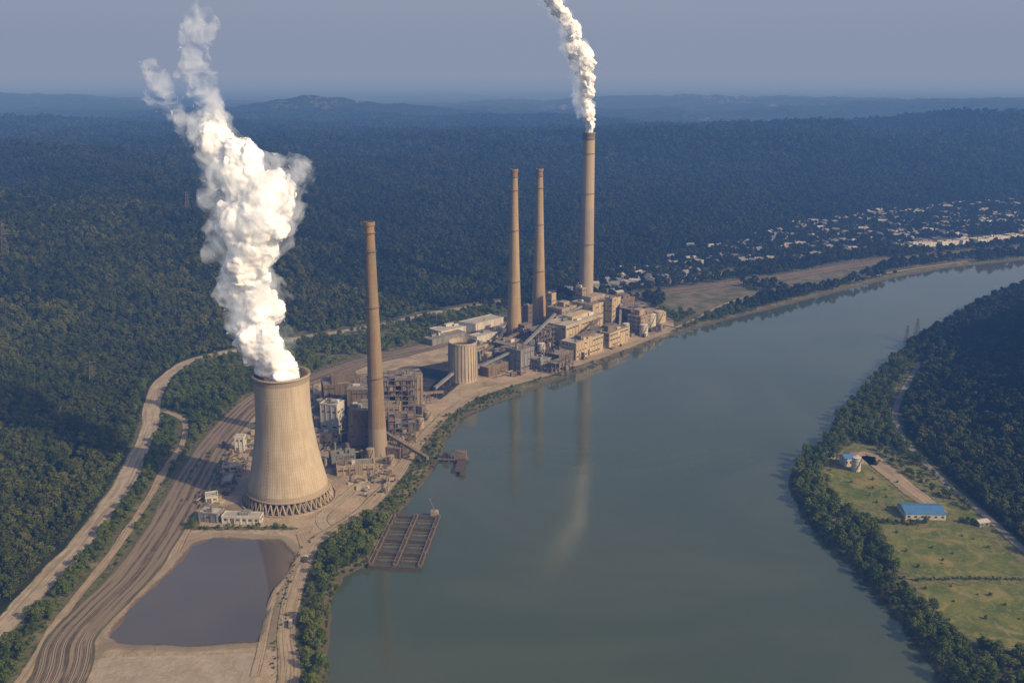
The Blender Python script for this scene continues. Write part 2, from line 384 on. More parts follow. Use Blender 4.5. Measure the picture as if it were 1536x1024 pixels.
# ------------------------------------------------------------------ cooling tower
def ringmat(name,c1,c2,ribs,lift,bandc=None):
    s=N(name); tc=s.n('TexCoord'); sp=s.n('SeparateXYZ'); s.l(tc.outputs['Object'],sp.inputs[0])
    ang=s.math('ARCTAN2',sp.outputs[1],sp.outputs[0])
    rib=s.math('PINGPONG',s.math('MULTIPLY',ang,ribs/(2*math.pi)),.5)
    lf=s.math('FRACT',s.math('DIVIDE',sp.outputs[2],lift))
    mp=s.n('Mapping'); mp.inputs['Scale'].default_value=(1,1,.07); s.l(tc.outputs['Object'],mp.inputs[0])
    st=s.noise(.22,mp.outputs[0],6,.7); bl=s.noise(.05,tc.outputs['Object'],5,.6)
    col=s.mix(s.step(s.math('ADD',s.math('MULTIPLY',st,.6),s.math('MULTIPLY',bl,.4)),.38,.62),c1,c2)
    dk=(c2[0]*.6,c2[1]*.6,c2[2]*.6)
    col=s.mix(s.math('MULTIPLY',s.math('SUBTRACT',1,s.step(lf,.0,.09)),.45),col,dk)
    col=s.mix(s.math('MULTIPLY',s.math('SUBTRACT',1,s.step(rib,.02,.12)),.4),col,dk)
    if bandc:
        for z0,z1,c in bandc:
            k=s.math('MULTIPLY',s.step(sp.outputs[2],z0-.3,z0),s.math('SUBTRACT',1,s.step(sp.outputs[2],z1-.3,z1)))
            col=s.mix(s.math('MULTIPLY',k,.85),col,c)
    s.bsdf(col,.9,s.math('ADD',rib,s.math('MULTIPLY',st,.5)),.5,.3,.15); return s.m
ct=bpy.data.objects.new('cooling_tower',None); COL.objects.link(ct); ct.location=(-196,806,3)
b=MB(); Ht=114
def rt(z):
    t=(z-92)/ (92 if z<92 else 60); return 23.2*math.sqrt(1+ (t*t)*(1.62 if z<92 else .35)) 
prof=[(rt(z),z) for z in np.linspace(9,Ht,40)]
b.lathe(0,0,prof,96,'ctm'); b.lathe(0,0,[(r-1.0,z) for r,z in prof],96,'ctm')
b.lathe(0,0,[(rt(Ht)-1,Ht),(rt(Ht)+.9,Ht),(rt(Ht)+.9,Ht-1.4),(rt(Ht)-.02,Ht-1.4)],96,'ctm')
b.lathe(0,0,[(rt(9)-1,9),(rt(9)+.8,9),(rt(9)+.8,10.6),(rt(9.9),10.6)],96,'ctm')
M['ctm']=ringmat('tower_concrete',(.44,.37,.27),(.34,.28,.195),96,3.0,[(0,14,(.27,.22,.155)),(108,113,(.24,.20,.155))])
b.make('shell',parent=ct,smooth=True)
b=MB(); r0=rt(9)+3.2; r1=rt(9)+.0
for k in range(44):
    a0=2*math.pi*k/44; a1=2*math.pi*(k+.5)/44;a2=2*math.pi*(k+1)/44
    for A,B in((a0,a1),(a2,a1)):
        b.beam((r0*math.cos(A),r0*math.sin(A),0),(r1*math.cos(B),r1*math.sin(B),9.2),1.1,'tan')
b.make('diagonal_columns',parent=ct)
b=MB(); b.lathe(0,0,[(r0+3,-.5),(r0+3,1.1),(r0+1.6,1.1),(r0+1.6,.1)],96,'tan'); b.lathe(0,0,[(r0-5,0),(r1-6,8.9),(2,8.9)],96,'dark'); b.make('basin_and_fill',parent=ct)  # fill made dark to stand for the shaded tower interior
b=MB()
n_=96
for k in range(n_):
    a=2*math.pi*k/n_;R=rt(Ht)+.7; p=(R*math.cos(a),R*math.sin(a)); b.beam((p[0],p[1],Ht),(p[0],p[1],Ht+1.3),.25,'steel')
b.lathe(0,0,[(rt(Ht)+.75,Ht+1.2),(rt(Ht)+.75,Ht+1.45)],96,'steel')
for z in np.linspace(10,Ht,35):
    R=rt(z)+.5; b.beam((R*math.cos(-1.9)-.6,R*math.sin(-1.9),z),(R*math.cos(-1.9)+.6,R*math.sin(-1.9),z),.3,'steel')
b.make('handrail_and_ladder',parent=ct)

# ------------------------------------------------------------------ chimneys
def chimney(x,y,h,db,dt,c1,c2,flare=.18,bands=None,collar=True,name='brick_chimney'):
    e=bpy.data.objects.new(name,None); COL.objects.link(e); e.location=(x,y,3)
    b=MB(); mt=ringmat('chimney_shell',c1,c2,24,4.5,bands)
    pr=[]
    for t in np.linspace(0,1,40):
        r=dt/2+(db-dt)/2*((1-t)*(1-flare)+flare*(1-t)**3); pr.append((r,t*h))
    b.lathe(0,0,pr,40,mt); b.lathe(0,0,[(dt/2,h),(dt/2-.8,h),(dt/2-.9,h-8)],40,'dark')  # inner rim coloured dark for the chimney opening
    b.make('shaft',parent=e,smooth=True)
    b=MB()
    if collar:
        b.lathe(0,0,[(dt/2+.05,h-3.6),(dt/2+.9,h-3),(dt/2+.9,h+.3),(dt/2-.1,h+.3)],40,mt)
        b.lathe(0,0,[(dt/2+.1,h-10.3),(dt/2+1.5,h-10),(dt/2+1.5,h-9.6),(dt/2+.1,h-9.6)],40,'steel')
    for fz in(.35,.65,.88):
        r=dt/2+(db-dt)/2*((1-fz)*(1-flare)+flare*(1-fz)**3)
        b.lathe(0,0,[(r,fz*h),(r+1.1,fz*h+.1),(r+1.1,fz*h+.5),(r,fz*h+.5)],40,'steel')
        for k in range(24):
            a=2*math.pi*k/24; b.beam(((r+1)*math.cos(a),(r+1)*math.sin(a),fz*h+.5),((r+1)*math.cos(a),(r+1)*math.sin(a),fz*h+1.6),.14,'steel')
    b.box(0,0,-1,db+4,db+4,3,'tan'); b.make('platforms_and_base',parent=e)
    return e
chimney(-130,902,228,19,8.6,(.25,.19,.115),(.185,.135,.082),.2,[(205,228,(.24,.16,.09)),(217,221,(.31,.17,.08)),(0,30,(.25,.215,.16))])
chimney(3,1328,232,22,8.6,(.36,.265,.15),(.27,.20,.11),.3,[(222,232,(.2,.13,.08))])
chimney(39,1413,224,23,8.8,(.34,.25,.145),(.26,.19,.105),.3,[(214,224,(.2,.13,.08))])
chimney(118,1553,265,24,18,(.33,.275,.195),(.26,.215,.15),.12,[(255,265,(.13,.11,.09)),(150,255,(.35,.27,.165))],name='concrete_chimney')

# ------------------------------------------------------------------ industrial buildings
def plant(name,x,y,w,d,h,rot,wall='cream',roof='roof',bay=6,storey=6,units=5,band=True,extra=None):
    e=bpy.data.objects.new(name,None); COL.objects.link(e); e.location=(x,y,G(x,y)); e.rotation_euler=(0,0,rot)
    R=random.Random(int(x*7+y*3))
    b=MB(); b.box(0,0,-1,w,d,h+1,wall); b.make('walls',parent=e)
    b=MB(); b.box(0,0,h+.003,w-1,d-1,.3,roof)
    for sx_,sy_,lx,ly in((0,-d/2,w+.8,.7),(0,d/2,w+.8,.7),(-w/2,0,.7,d-.72),(w/2,0,.7,d-.72)): b.box(sx_,sy_,h-.6,lx,ly,1.5,wall)
    if h>18 and w>28:
        b.box(R.uniform(-.12,.12)*w,R.uniform(-.1,.1)*d,h+.28,w*R.uniform(.35,.55),d*R.uniform(.4,.6),R.uniform(4,8),R.choice([wall,'tan','brown']))
    for k in range(units):
        ux,uy=R.uniform(-.38,.38)*w,R.uniform(-.36,.36)*d; t=R.random()
        if t<.5: b.box(ux,uy,h+.25,R.uniform(2,w*.18+2),R.uniform(2,5),R.uniform(1.5,4),R.choice(['grey','white',wall]))
        elif t<.8: b.cyl(ux,uy,h+.25,R.uniform(.7,1.6),R.uniform(2.5,7),'steel',10)
        else:
            b.box(ux,uy,h+.25,R.uniform(.25,.5)*w,.8,.8,'steel')
    b.make('roof',parent=e)
    b=MB()
    nb=max(2,int(w/bay)); nd=max(2,int(d/bay))
    for k in range(nb+1):
        for sy_ in(-1,1): b.box((-.5+k/nb)*(w-.9),sy_*(d/2+.22),0,.7,.44,h-.8,wall)
    for k in range(nd+1):
        for sx_ in(-1,1): b.box(sx_*(w/2+.22),(-.5+k/nd)*(d-.9),0,.44,.7,h-.8,wall)
    b.make('pilasters',parent=e)
    if band:
        b=MB(); ns=max(1,int(h/storey))
        for j in range(ns):
            z=h*(j+.45)/ns; hh=min(1.8,h/ns*.3); style=R.random()
            for k in range(nb):
                for sy_ in(-1,1):
                    if R.random()<.7: b.box((-.5+(k+.5)/nb)*(w-.9),sy_*(d/2+.04),z,(w/nb)*(.72 if style<.5 else .4),.12,hh,'dark')
            for k in range(nd):
                for sx_ in(-1,1):
                    if R.random()<.6: b.box(sx_*(w/2+.04),(-.5+(k+.5)/nd)*(d-.9),z,.12,(d/nd)*.6,hh,'dark')
        b.box(-w*.2,-d/2-.06,0,4,.16,4.5,'steel'); b.make('windows_and_doors',parent=e)
    return e
def frame(name,x,y,w,d,h,rot,col='steel',fill=.3,bay=7,lev=6,inner=True):
    b=MB(); R=random.Random(int(x*5+y)); nb=max(1,round(w/bay)); nd=max(1,round(d/bay)); nl=max(1,round(h/lev))
    xs=[-w/2+i*w/nb for i in range(nb+1)]; ys_=[-d/2+i*d/nd for i in range(nd+1)]
    for a in xs:
        for c in ys_: b.beam((a,c,-1),(a,c,h),.8,col)
    for j in range(1,nl+1):
        z=j*h/nl
        for a in xs: b.beam((a,-d/2,z),(a,d/2,z),.55,col)
        for c in ys_: b.beam((-w/2,c,z),(w/2,c,z),.55,col)
        for i in range(nb):
            for k in range(nd):
                if R.random()<fill+.25: b.box((xs[i]+xs[i+1])/2,(ys_[k]+ys_[k+1])/2,z-.1,w/nb*.97,d/nd*.97,.25,R.choice(['roof','brown','grey']))
                if inner and R.random()<fill:
                    t=R.random(); cx_,cy_=(xs[i]+xs[i+1])/2,(ys_[k]+ys_[k+1])/2
                    if t<.5: b.box(cx_,cy_,z-h/nl+.2,w/nb*.75,d/nd*.75,h/nl*.8,R.choice(['brown','grey','tan','brown']))
                    else: b.cyl(cx_,cy_,z-h/nl+.2,min(w/nb,d/nd)*.36,h/nl*.85,R.choice(['grey','brown','tan']),14)
        for i in range(nb):
            if R.random()<.5:
                b.beam((xs[i],-d/2,z-h/nl),(xs[i+1],-d/2,z),.35,col)
    b.make(name,(x,y,G(x,y)),rot)
def tank(name,x,y,r,h,m='white',dome=True):
    b=MB(); pr=[(r,-1),(r,h)]; 
    if dome: pr+=[(r*.98,h+.2),(r*.6,h+r*.14),(.1,h+r*.2)]
    b.lathe(0,0,pr,32,m,True)
    for z in np.arange(h*.25,h+.1,h*.25): b.lathe(0,0,[(r+.02,z-.25),(r+.2,z-.2),(r+.2,z+.05),(r+.02,z+.1)],32,'steel')
    for k in range(14):
        a=k*.09; b.beam(((r+.5)*math.cos(-2+a),(r+.5)*math.sin(-2+a),h*k/14),((r+.5)*math.cos(-2+a+.09),(r+.5)*math.sin(-2+a+.09),h*(k+1)/14),.5,'steel')
    return b.make(name,(x,y,G(x,y)),0)
def conveyor(p,q,name='conveyor_gallery',w=3.4,m='grey'):
    b=MB(); p=Vector(p);q=Vector(q); d=q-p; L=d.length; u=Vector((d.y,-d.x,0)).normalized()*w/2; up=Vector((0,0,2.8))
    vs=[tuple(v) for v in(p-u,p+u,q+u,q-u,p-u+up,p+u+up,q+u+up,q-u+up)]
    b.add(vs,[(0,3,2,1),(4,5,6,7),(0,1,5,4),(1,2,6,5),(2,3,7,6),(3,0,4,7)],m)
    n=max(2,int(L/14))
    for k in range(n+1):
        c=p+d*(k/n)
        for sg in(-1,1): b.beam((c.x+sg*u.x*1.4,c.y+sg*u.y*1.4,1),(c.x+sg*u.x*.8,c.y+sg*u.y*.8,c.z),.5,'steel')
        if c.z>8: b.beam((c.x-u.x*1.3,c.y-u.y*1.3,c.z*.5),(c.x+u.x*1.3,c.y+u.y*1.3,c.z*.5),.4,'steel')
    b.make(name)
r1_=math.radians(50); r2_=math.radians(72)
# main power station
plant('turbine_hall',86,1332,86,36,28,r1_,'cream','lroof',7,9,9)
plant('boiler_house',122,1396,70,36,40,r1_,'cream','roof',7,9,9)
plant('boiler_house',70,1362,34,26,38,r1_,'tan','roof',6,9,5)
plant('boiler_house',160,1432,34,28,34,r1_,'brown','roof',6,8,5)
plant('pump_house',92,1254,60,24,22,r1_,'cream','lroof',6,7,6)
plant('switchgear_building',62,1218,30,18,13,r1_,'brown','roof',5,6,4)
plant('control_building',136,1304,46,22,20,r1_,'cream','roof',6,6,5)
plant('precipitator_house',10,1190,26,24,27,r1_,'grey','roof',6,9,5)
plant('transformer_house',36,1190,20,16,13,r1_,'grey','roof',5,6,3)
plant('workshop',46,1460,64,26,17,r1_,'tan','roof',6,7,6)
plant('workshop',182,1372,30,22,24,r1_,'tan','roof',6,6,4)
plant('workshop',20,1300,30,22,22,r1_,'brown','roof',6,6,4)
plant('storage_warehouse',-64,1376,118,26,10,math.radians(44),'white','lroof',8,8,4,band=False)
plant('storage_warehouse',-28,1332,70,16,9,math.radians(44),'white','lroof',8,8,3,band=False)
plant('storage_warehouse',-92,1318,60,18,8,math.radians(44),'grey','roof',8,8,3,band=False)
plant('maintenance_shed',-20,1178,50,20,11,r1_,'brown','roof',6,6,4)
plant('maintenance_shed',-50,1250,36,18,12,r1_,'tan','roof',6,6,4)
plant('maintenance_shed',-5,1262,34,22,15,r1_,'brown','roof',6,6,5)
plant('elevator_tower',56,1392,10,10,50,r1_,'cream','roof',5,7,1)
plant('elevator_tower',22,1352,9,9,42,r1_,'brown','roof',5,7,1)
plant('elevator_tower',100,1412,10,12,54,r1_,'tan','roof',5,7,1)
plant('elevator_tower',140,1378,9,12,47,r1_,'cream','roof',5,7,1)
frame('steel_frame_structure',40,1290,46,24,26,r1_,fill=.4)
frame('steel_frame_structure',112,1290,30,14,24,r1_,fill=.5)
frame('steel_frame_structure',172,1400,30,20,28,r1_,fill=.4)
frame('steel_frame_structure',-8,1225,40,20,16,r1_,fill=.4)
frame('steel_frame_structure',60,1180,36,12,14,r1_,fill=.3)
for k,(tx,ty,tr,th) in enumerate([(198,1380,8,22),(212,1398,8,22),(196,1408,6,18),(184,1345,6,16),(220,1425,7,14),(24,1256,6,18),(38,1248,5,16),(-30,1215,6,13),(70,1268,4,15),(158,1335,5,20)]):
    tank('storage_tank',tx,ty,tr,th,['white','cream','grey'][k%3])
conveyor((-60,1150,6),(10,1192,28)); conveyor((10,1195,26),(60,1340,34)); conveyor((60,1335,30),(118,1385,42)); conveyor((-90,1100,5),(-60,1148,18))
conveyor((-20,1290,8),(3,1360,26),m='brown'); conveyor((90,1262,18),(120,1330,30),m='brown'); conveyor((-40,1240,8),(20,1300,24),m='brown'); conveyor((150,1340,12),(160,1420,34),m='grey')
b=MB(); b.lathe(0,0,[(18,-1),(17.2,6),(16.6,46),(17.4,46.3),(17.4,48),(16,48),(15.8,40)],56,'silo'); b.lathe(0,0,[(15.9,42),(.1,42.5)],56,'dark')  # dark disc fills the silo opening
for k in range(28):
    a=2*math.pi*k/28; b.beam((18*math.cos(a),18*math.sin(a),0),(17.0*math.cos(a),17.0*math.sin(a),46),.5,'silo')
M['silo']=ringmat('silo_concrete',(.42,.36,.27),(.32,.27,.20),28,3.5)
for k in range(56):
    a=2*math.pi*k/56; b.beam((17*math.cos(a),17*math.sin(a),48),(17*math.cos(a),17*math.sin(a),49.4),.2,'steel')
b.make('concrete_silo',(-59,1145,3))
# near station
plant('office_block',-185,968,19,16,32,r2_-math.pi/2,'white','lroof',6,14,4)
plant('turbine_hall',-182,1062,60,30,26,math.radians(15),'brown','roof',6,7,8)
plant('boiler_house',-149,925,20,26,42,math.radians(0),'brown','roof',5,10,5)
plant('boiler_house',-160,1010,28,30,36,math.radians(0),'brown','roof',5,9,5)
frame('steel_frame_structure',-121,1012,34,30,46,math.radians(5),fill=.55)
frame('steel_frame_structure',-150,970,26,30,30,math.radians(5),fill=.5)
frame('steel_frame_structure',-112,950,26,34,22,math.radians(8),fill=.5)
frame('steel_frame_structure',-180,1015,40,22,18,math.radians(8),fill=.5)
frame('steel_frame_structure',-128,1075,50,22,30,math.radians(15),fill=.5)
plant('elevator_tower',-103,1034,9,10,40,0,'tan','roof',4,9,1)
plant('elevator_tower',-112,1020,7,8,46,0,'cream','roof',4,9,1)
plant('filter_building',-126,985,18,16,24,0,'tan','roof',5,8,3)
plant('filter_building',-190,935,22,14,12,0,'tan','roof',5,6,3)
plant('pump_house',-112,905,20,14,10,math.radians(75),'brown','roof',5,6,3)
plant('workshop',-146,862,34,14,9,math.radians(10),'tan','roof',5,6,3)
plant('workshop',-160,880,22,12,12,math.radians(10),'grey','roof',5,6,3)
plant('store_building',-267,916,9,9,15,0,'white','lroof',4,7,1)
plant('store_building',-224,758,32,10,6,math.radians(-4),'white','lroof',5,5,2)
plant('store_building',-251,762,17,12,8,math.radians(-12),'grey','lroof',5,5,2)
plant('store_building',-262,800,10,12,5,.3,'white','lroof',5,5,1)
plant('store_building',-258,838,9,20,5,.1,'grey','lroof',5,5,1)
plant('store_building',-263,865,14,8,6,.1,'white','lroof',5,5,1)
plant('store_building',-240,905,12,18,7,.15,'tan','roof',5,5,1)
plant('store_building',-243,960,12,14,9,.1,'brown','roof',5,5,1)
plant('store_building',-232,1020,18,12,8,.1,'tan','roof',5,5,1)
for tx,ty,tr,th in[(-205,925,5,9),(-215,990,6,10),(-135,885,4,14),(-96,980,4,10),(-210,1035,5,12),(-90,1005,5,9),(-115,880,3.5,9)]: tank('storage_tank',tx,ty,tr,th,'tan')
conveyor((-121,1000,30),(-80,1085,6),m='brown'); conveyor((-185,1050,10),(-235,1010,6),m='brown'); conveyor((-149,930,30),(-80,880,8),m='brown'); conveyor((-185,1000,24),(-150,1040,34),m='grey')
def clutter(name,poly,n,hmax,seed):
    R=random.Random(seed); b=MB(); lo=poly.min(0);hi=poly.max(0); k=0
    while k<n:
        cx,cy=R.uniform(lo[0],hi[0]),R.uniform(lo[1],hi[1])
        if sd(np.array([cx]),np.array([cy]),poly)[0]<3: continue
        if math.hypot(cx+196,cy-806)<52: continue
        k+=1; t=R.random(); ro=R.choice([r1_,r1_+math.pi/2]) if cy>1120 else R.choice([.1,1.67,1.2])
        m=R.choice(['tan','cream','brown','grey','steel','brown','rust','roof'])
        if t<.55: b.box(cx,cy,2,R.uniform(1.5,9),R.uniform(1.5,6),1+R.uniform(1.2,hmax),m,ro)
        elif t<.75: b.cyl(cx,cy,2,R.uniform(.8,3.2),1+R.uniform(2,hmax*1.3),m,14)
        elif t<.9:
            L=R.uniform(8,34);c,s_=math.cos(ro)*L/2,math.sin(ro)*L/2; z=R.uniform(4,8)
            b.beam((cx-c,cy-s_,z),(cx+c,cy+s_,z),.9,m)
            for j in range(4):
                q_=-1+j*2/3; b.beam((cx+c*q_,cy+s_*q_,2),(cx+c*q_,cy+s_*q_,z),.35,'steel')
        else: b.beam((cx,cy,2),(cx,cy,R.uniform(12,24)),.35,'steel')
    b.make(name)
clutter('plant_machinery',P("-10,1150 50,1175 134,1270 225,1375 225,1440 150,1500 60,1480 -20,1400 -60,1300 -60,1220"),460,10,3)
clutter('plant_machinery',P("-215,920 -205,1090 -120,1120 -92,1060 -95,960 -112,880 -165,860 -200,870"),320,10,4)
clutter('yard_debris',P("-276,770 -280,900 -270,1040 -245,1120 -210,1120 -225,1000 -240,900 -250,780"),190,3,5)
clutter('yard_debris',P("-150,800 -112,800 -100,870 -125,880 -150,850"),40,2,6)
clutter('yard_debris',P("100,1500 206,1562 240,1432 225,1380 180,1440"),50,7,8)
b=MB(); b.lathe(0,0,[(.5,0),(.25,34)],8,'steel',True); b.box(0,0,-.5,3,3,1,'tan'); b.beam((-1.5,0,31),(1.5,0,31),.2,'steel'); b.make('lighting_mast',(-208,762,3))

# ------------------------------------------------------------------ mooring barge and dock
b=MB(); W,L=38,88
for xx in(-W/2,0,W/2): b.box(xx,0,-.6,3.2,L,2.8,'rust')
for k in range(5):
    yy=-L/2+k*L/4; b.box(0,yy,-.6,W+3.2,3.2,2.81,'rust')
    for xx in(-W/2,0,W/2): b.box(xx,yy,2.2,1.6,1.6,1.6,'steel')
for k in range(4):
    yy=-L/2+(k+.5)*L/4
    for xx in(-W/4,W/4):
        b.box(xx,yy,-.4,W/2-5,.9,1.6,'brown'); b.box(xx,yy+L/16,-.4,W/2-4,.6,1.4,'steel')
for xx in(-W/2,0,W/2):
    for sg in(-1,1): b.beam((xx+sg*1.5,-L/2,3.4),(xx+sg*1.5,L/2,3.4),.18,'tan')
    for k in range(23):
        for sg in(-1,1): b.beam((xx+sg*1.5,-L/2+k*4,2.2),(xx+sg*1.5,-L/2+k*4,3.4),.18,'tan')
b.box(W/2-4,L/2+3,0,6,5,6,'tan'); b.beam((W/2-4,L/2+3,6),(W/2-9,L/2+6,16),.6,'steel'); b.beam((-W/2+4,L/2,2),(-W/2+4,L/2,12),.6,'steel')
b.make('mooring_barge',(-85,727,0),math.radians(-5.5))
b=MB()
b.box(0,0,1.5,48,8,1.2,'steel'); b.box(18,-14,1.5,8,36,1.2,'rust'); b.box(-10,-10,1.5,8,22,1.2,'rust')
for k in range(9):
    for sg in(-3.4,3.4): b.beam((-22+k*5.5,sg,-5),(-22+k*5.5,sg,1.5),.8,'steel')
for k in range(6):
    for sg in(15,21): b.beam((sg,-30+k*6,-5),(sg,-30+k*6,1.5),.8,'steel')
b.box(16,0,2.7,12,6,7,'brown'); b.box(2,1,2.7,6,5,5,'rust'); b.beam((8,-4,2.7),(8,-4,12),.6,'steel'); b.beam((8,-4,12),(20,-16,14),.6,'steel')
b.box(22.5,-33,-.8,5,14,3,'rust')
b.make('jetty',(-66,898,0),math.radians(-4))

# ------------------------------------------------------------------ right bank buildings
def shed(name,x,y,w,d,h,rh,rot,wall,roof,win=3):
    e=bpy.data.objects.new(name,None); COL.objects.link(e); e.location=(x,y,G(x,y)); e.rotation_euler=(0,0,rot)
    b=MB(); b.box(0,0,-.5,w,d,h+.5,wall); b.make('walls',parent=e)
    b=MB(); b.gable(w,d,h,rh,.5,roof,wall); b.make('roof',parent=e)
    b=MB()
    for k in range(win):
        for sg in(-1,1): b.box((-.5+(k+.5)/win)*w,sg*(d/2+.03),h*.35,w/win*.4,.1,h*.35,'dark')
    b.box(w/2+.03,0,0,.1,min(3,d*.4),h*.7,'steel'); b.make('windows_and_door',parent=e)
shed('blue_roofed_barn',346,772,33,22,5,3.0,math.radians(-3),'white','blue',6)
shed('farmhouse',319,880,12,10,8,3,.2,'white','blue',3)
tank('water_tank',322,866,4.2,13,'white')
shed('farm_shed',306,898,12,8,4,2,-.1,'white','lroof',3)
shed('farm_shed',330,899,8,6,3.5,1.5,.4,'white','red',2)
shed('farm_shed',388,752,10,7,3.5,1.6,.3,'grey','lroof',2)
def fence(name,line):
    b=MB(); pts=smooth(line,4); 
    for i,p_ in enumerate(pts):
        b.beam((p_.x,p_.y,2.5),(p_.x,p_.y,4.3),.15,'tan')
        if i: 
            q_=pts[i-1]
            for z in(3.5,4.1): b.beam((q_.x,q_.y,z),(p_.x,p_.y,z),.08,'tan')
    b.make(name)
fence('field_fence',P("392,660 388,700 375,756 345,748"))

def pylon(x,y,h):
    b=MB(); w=h*.11
    def c(k,z): t=1-z/h*.85; sx_,sy_=((-1,-1),(1,-1),(1,1),(-1,1))[k]; return (sx_*w*t,sy_*w*t,z)
    zs=[h*i/8 for i in range(9)]
    for k in range(4):
        for j in range(8):
            b.beam(c(k,zs[j]),c(k,zs[j+1]),.35,'steel'); b.beam(c(k,zs[j]),c((k+1)%4,zs[j+1]),.2,'steel'); b.beam(c((k+1)%4,zs[j]),c(k,zs[j+1]),.2,'steel')
    for z in(.72,.84,.95): b.beam((-h*.16,0,h*z),(h*.16,0,h*z),.4,'steel')
    b.make('transmission_pylon',(x,y,G(x,y)-1),.5)
pylon(-770,1494,56); pylon(-483,1091,36); pylon(560,1330,32); pylon(545,1325,28); pylon(-620,1900,45)

def truck(x,y,rot,body='grey'):
    b=MB(); b.box(0,-1.2,1.0,2.5,5.4,1.5,body); b.box(0,2.6,.8,2.4,2.0,2.2,'white'); b.box(0,3.4,1.9,2.1,.5,.8,'dark'); b.box(0,.5,.7,1.6,8,.35,'steel')
    for yy in(-3,-1.6,2.6):
        for sg in(-1.1,1.1):
            b.beam((sg-.2,yy,.5),(sg+.2,yy,.5),1.0,'tyre')
    b.make('dump_truck',(x,y,G(x,y)+.25),rot)
truck(-150,598,.2); truck(-158,690,0,'rust'); truck(-130,820,-.4); truck(-168,795,1.0,'tan')

# ------------------------------------------------------------------ trees
def leafcloud(b,c,r,n,size,R,m,flat=.8):
    for k in range(n):
        z=R.uniform(-.55,1); a=R.uniform(0,2*math.pi); q_=math.sqrt(max(0,1-z*z)); rr=r*R.uniform(.72,1.08)
        d=Vector((q_*math.cos(a),q_*math.sin(a),z)); p=Vector(c)+Vector((d.x*rr,d.y*rr,d.z*rr*flat))
        nn=(d+Vector((R.uniform(-.6,.6),R.uniform(-.6,.6),R.uniform(-.3,.7)))).normalized()
        u=nn.cross(Vector((R.uniform(-1,1),R.uniform(-1,1),R.uniform(-1,1)))).normalized(); w=nn.cross(u)
        s1=size*R.uniform(.6,1.2); s2=size*R.uniform(.5,1.0)
        b.add([tuple(p-u*s1),tuple(p+w*s2*.9-u*s1*.2),tuple(p+u*s1),tuple(p-w*s2)],[(0,3,2,1)],m)
def tree(name,coll,seed,r,h,lobes,nl,size,m,squash=.8):
    R=random.Random(seed); b=MB()
    b.lathe(0,0,[(.45,-1.5),(.32,h*.35),(.18,h*.6),(.05,h*.85)],6,'bark')
    for k in range(4):
        a=k*1.6+R.random(); b.beam((0,0,h*(.35+.08*k)),(math.cos(a)*r*.6,math.sin(a)*r*.6,h*(.55+.08*k)),.2,'bark')
    for k in range(lobes):
        a=R.uniform(0,6.283); t=k/lobes; zz=h*(.42+.5*t); rad=r*math.sin(math.pi*(.28+.62*t))*R.uniform(.35,.8) if k<lobes-1 else 0
        lr=r*R.uniform(.3,.5)*(1.05-.35*t)
        leafcloud(b,(rad*math.cos(a),rad*math.sin(a),zz),lr,nl,size,R,m,squash)
    return b.make(name,coll=coll)
CN=bpy.data.collections.new('broadleaf_trees'); CL=bpy.data.collections.new('distant_trees'); CB=bpy.data.collections.new('riverside_trees')
for k in range(6): tree('broadleaf_tree',CN,k,4.2+k*.25,10.5+k*.7,15,34,.62,'leaf')
for k in range(4): tree('forest_tree',CL,20+k,4.6+k*.3,10.5+k,10,18,1.15,'leaf3')
for k in range(5): tree('riverside_tree',CB,40+k,3.9+k*.3,8.5+k*.8,14,40,.52,'leaf2')
def scatter(name,pts,scl,coll):
    n=len(pts); me_=bpy.data.meshes.new(name); me_.vertices.add(n); me_.vertices.foreach_set('co',pts.ravel())
    a=me_.attributes.new('sc','FLOAT','POINT'); a.data.foreach_set('value',scl)
    a=me_.attributes.new('rz','FLOAT','POINT'); a.data.foreach_set('value',rng.random(n)*6.283)
    o=bpy.data.objects.new(name,me_); COL.objects.link(o)
    g=bpy.data.node_groups.new(name+'_nodes','GeometryNodeTree')
    g.interface.new_socket('Geometry',in_out='INPUT',socket_type='NodeSocketGeometry'); g.interface.new_socket('Geometry',in_out='OUTPUT',socket_type='NodeSocketGeometry')
    gi=g.nodes.new('NodeGroupInput');go=g.nodes.new('NodeGroupOutput'); ip=g.nodes.new('GeometryNodeInstanceOnPoints'); ci=g.nodes.new('GeometryNodeCollectionInfo')
    ci.inputs['Collection'].default_value=coll; ci.inputs['Separate Children'].default_value=True; ci.inputs['Reset Children'].default_value=True
    ip.inputs['Pick Instance'].default_value=True
    def na(nm):
        q_=g.nodes.new('GeometryNodeInputNamedAttribute'); q_.data_type='FLOAT'; q_.inputs['Name'].default_value=nm; return q_.outputs['Attribute']
    cx=g.nodes.new('ShaderNodeCombineXYZ'); g.links.new(na('rz'),cx.inputs[2])
    er=g.nodes.new('FunctionNodeEulerToRotation'); g.links.new(cx.outputs[0],er.inputs[0]); g.links.new(er.outputs[0],ip.inputs['Rotation'])
    g.links.new(na('sc'),ip.inputs['Scale']); g.links.new(gi.outputs[0],ip.inputs['Points']); g.links.new(ci.outputs[0],ip.inputs['Instance']); g.links.new(ip.outputs[0],go.inputs[0])
    md=o.modifiers.new('scatter','NODES'); md.node_group=g; return o
def grid(y0,y1,sp,wid):
    xs=np.arange(-wid,wid,sp); ys_=np.arange(y0,y1,sp); a,b_=np.meshgrid(xs,ys_); a=a.ravel()+rng.uniform(-.5,.5,a.size)*sp; b_=b_.ravel()+rng.uniform(-.5,.5,b_.size)*sp
    k=np.abs(a)<b_*.57+130; return a[k],b_[k]
def inst(a,b_,zo=-.4):
    return np.stack([a,b_,height(a,b_)+zo],1)
def msc(a,b_,s0,s1):
    return rng.uniform(s0,s1,len(a))*(1+.3*fbm(a/45,b_/45,2))
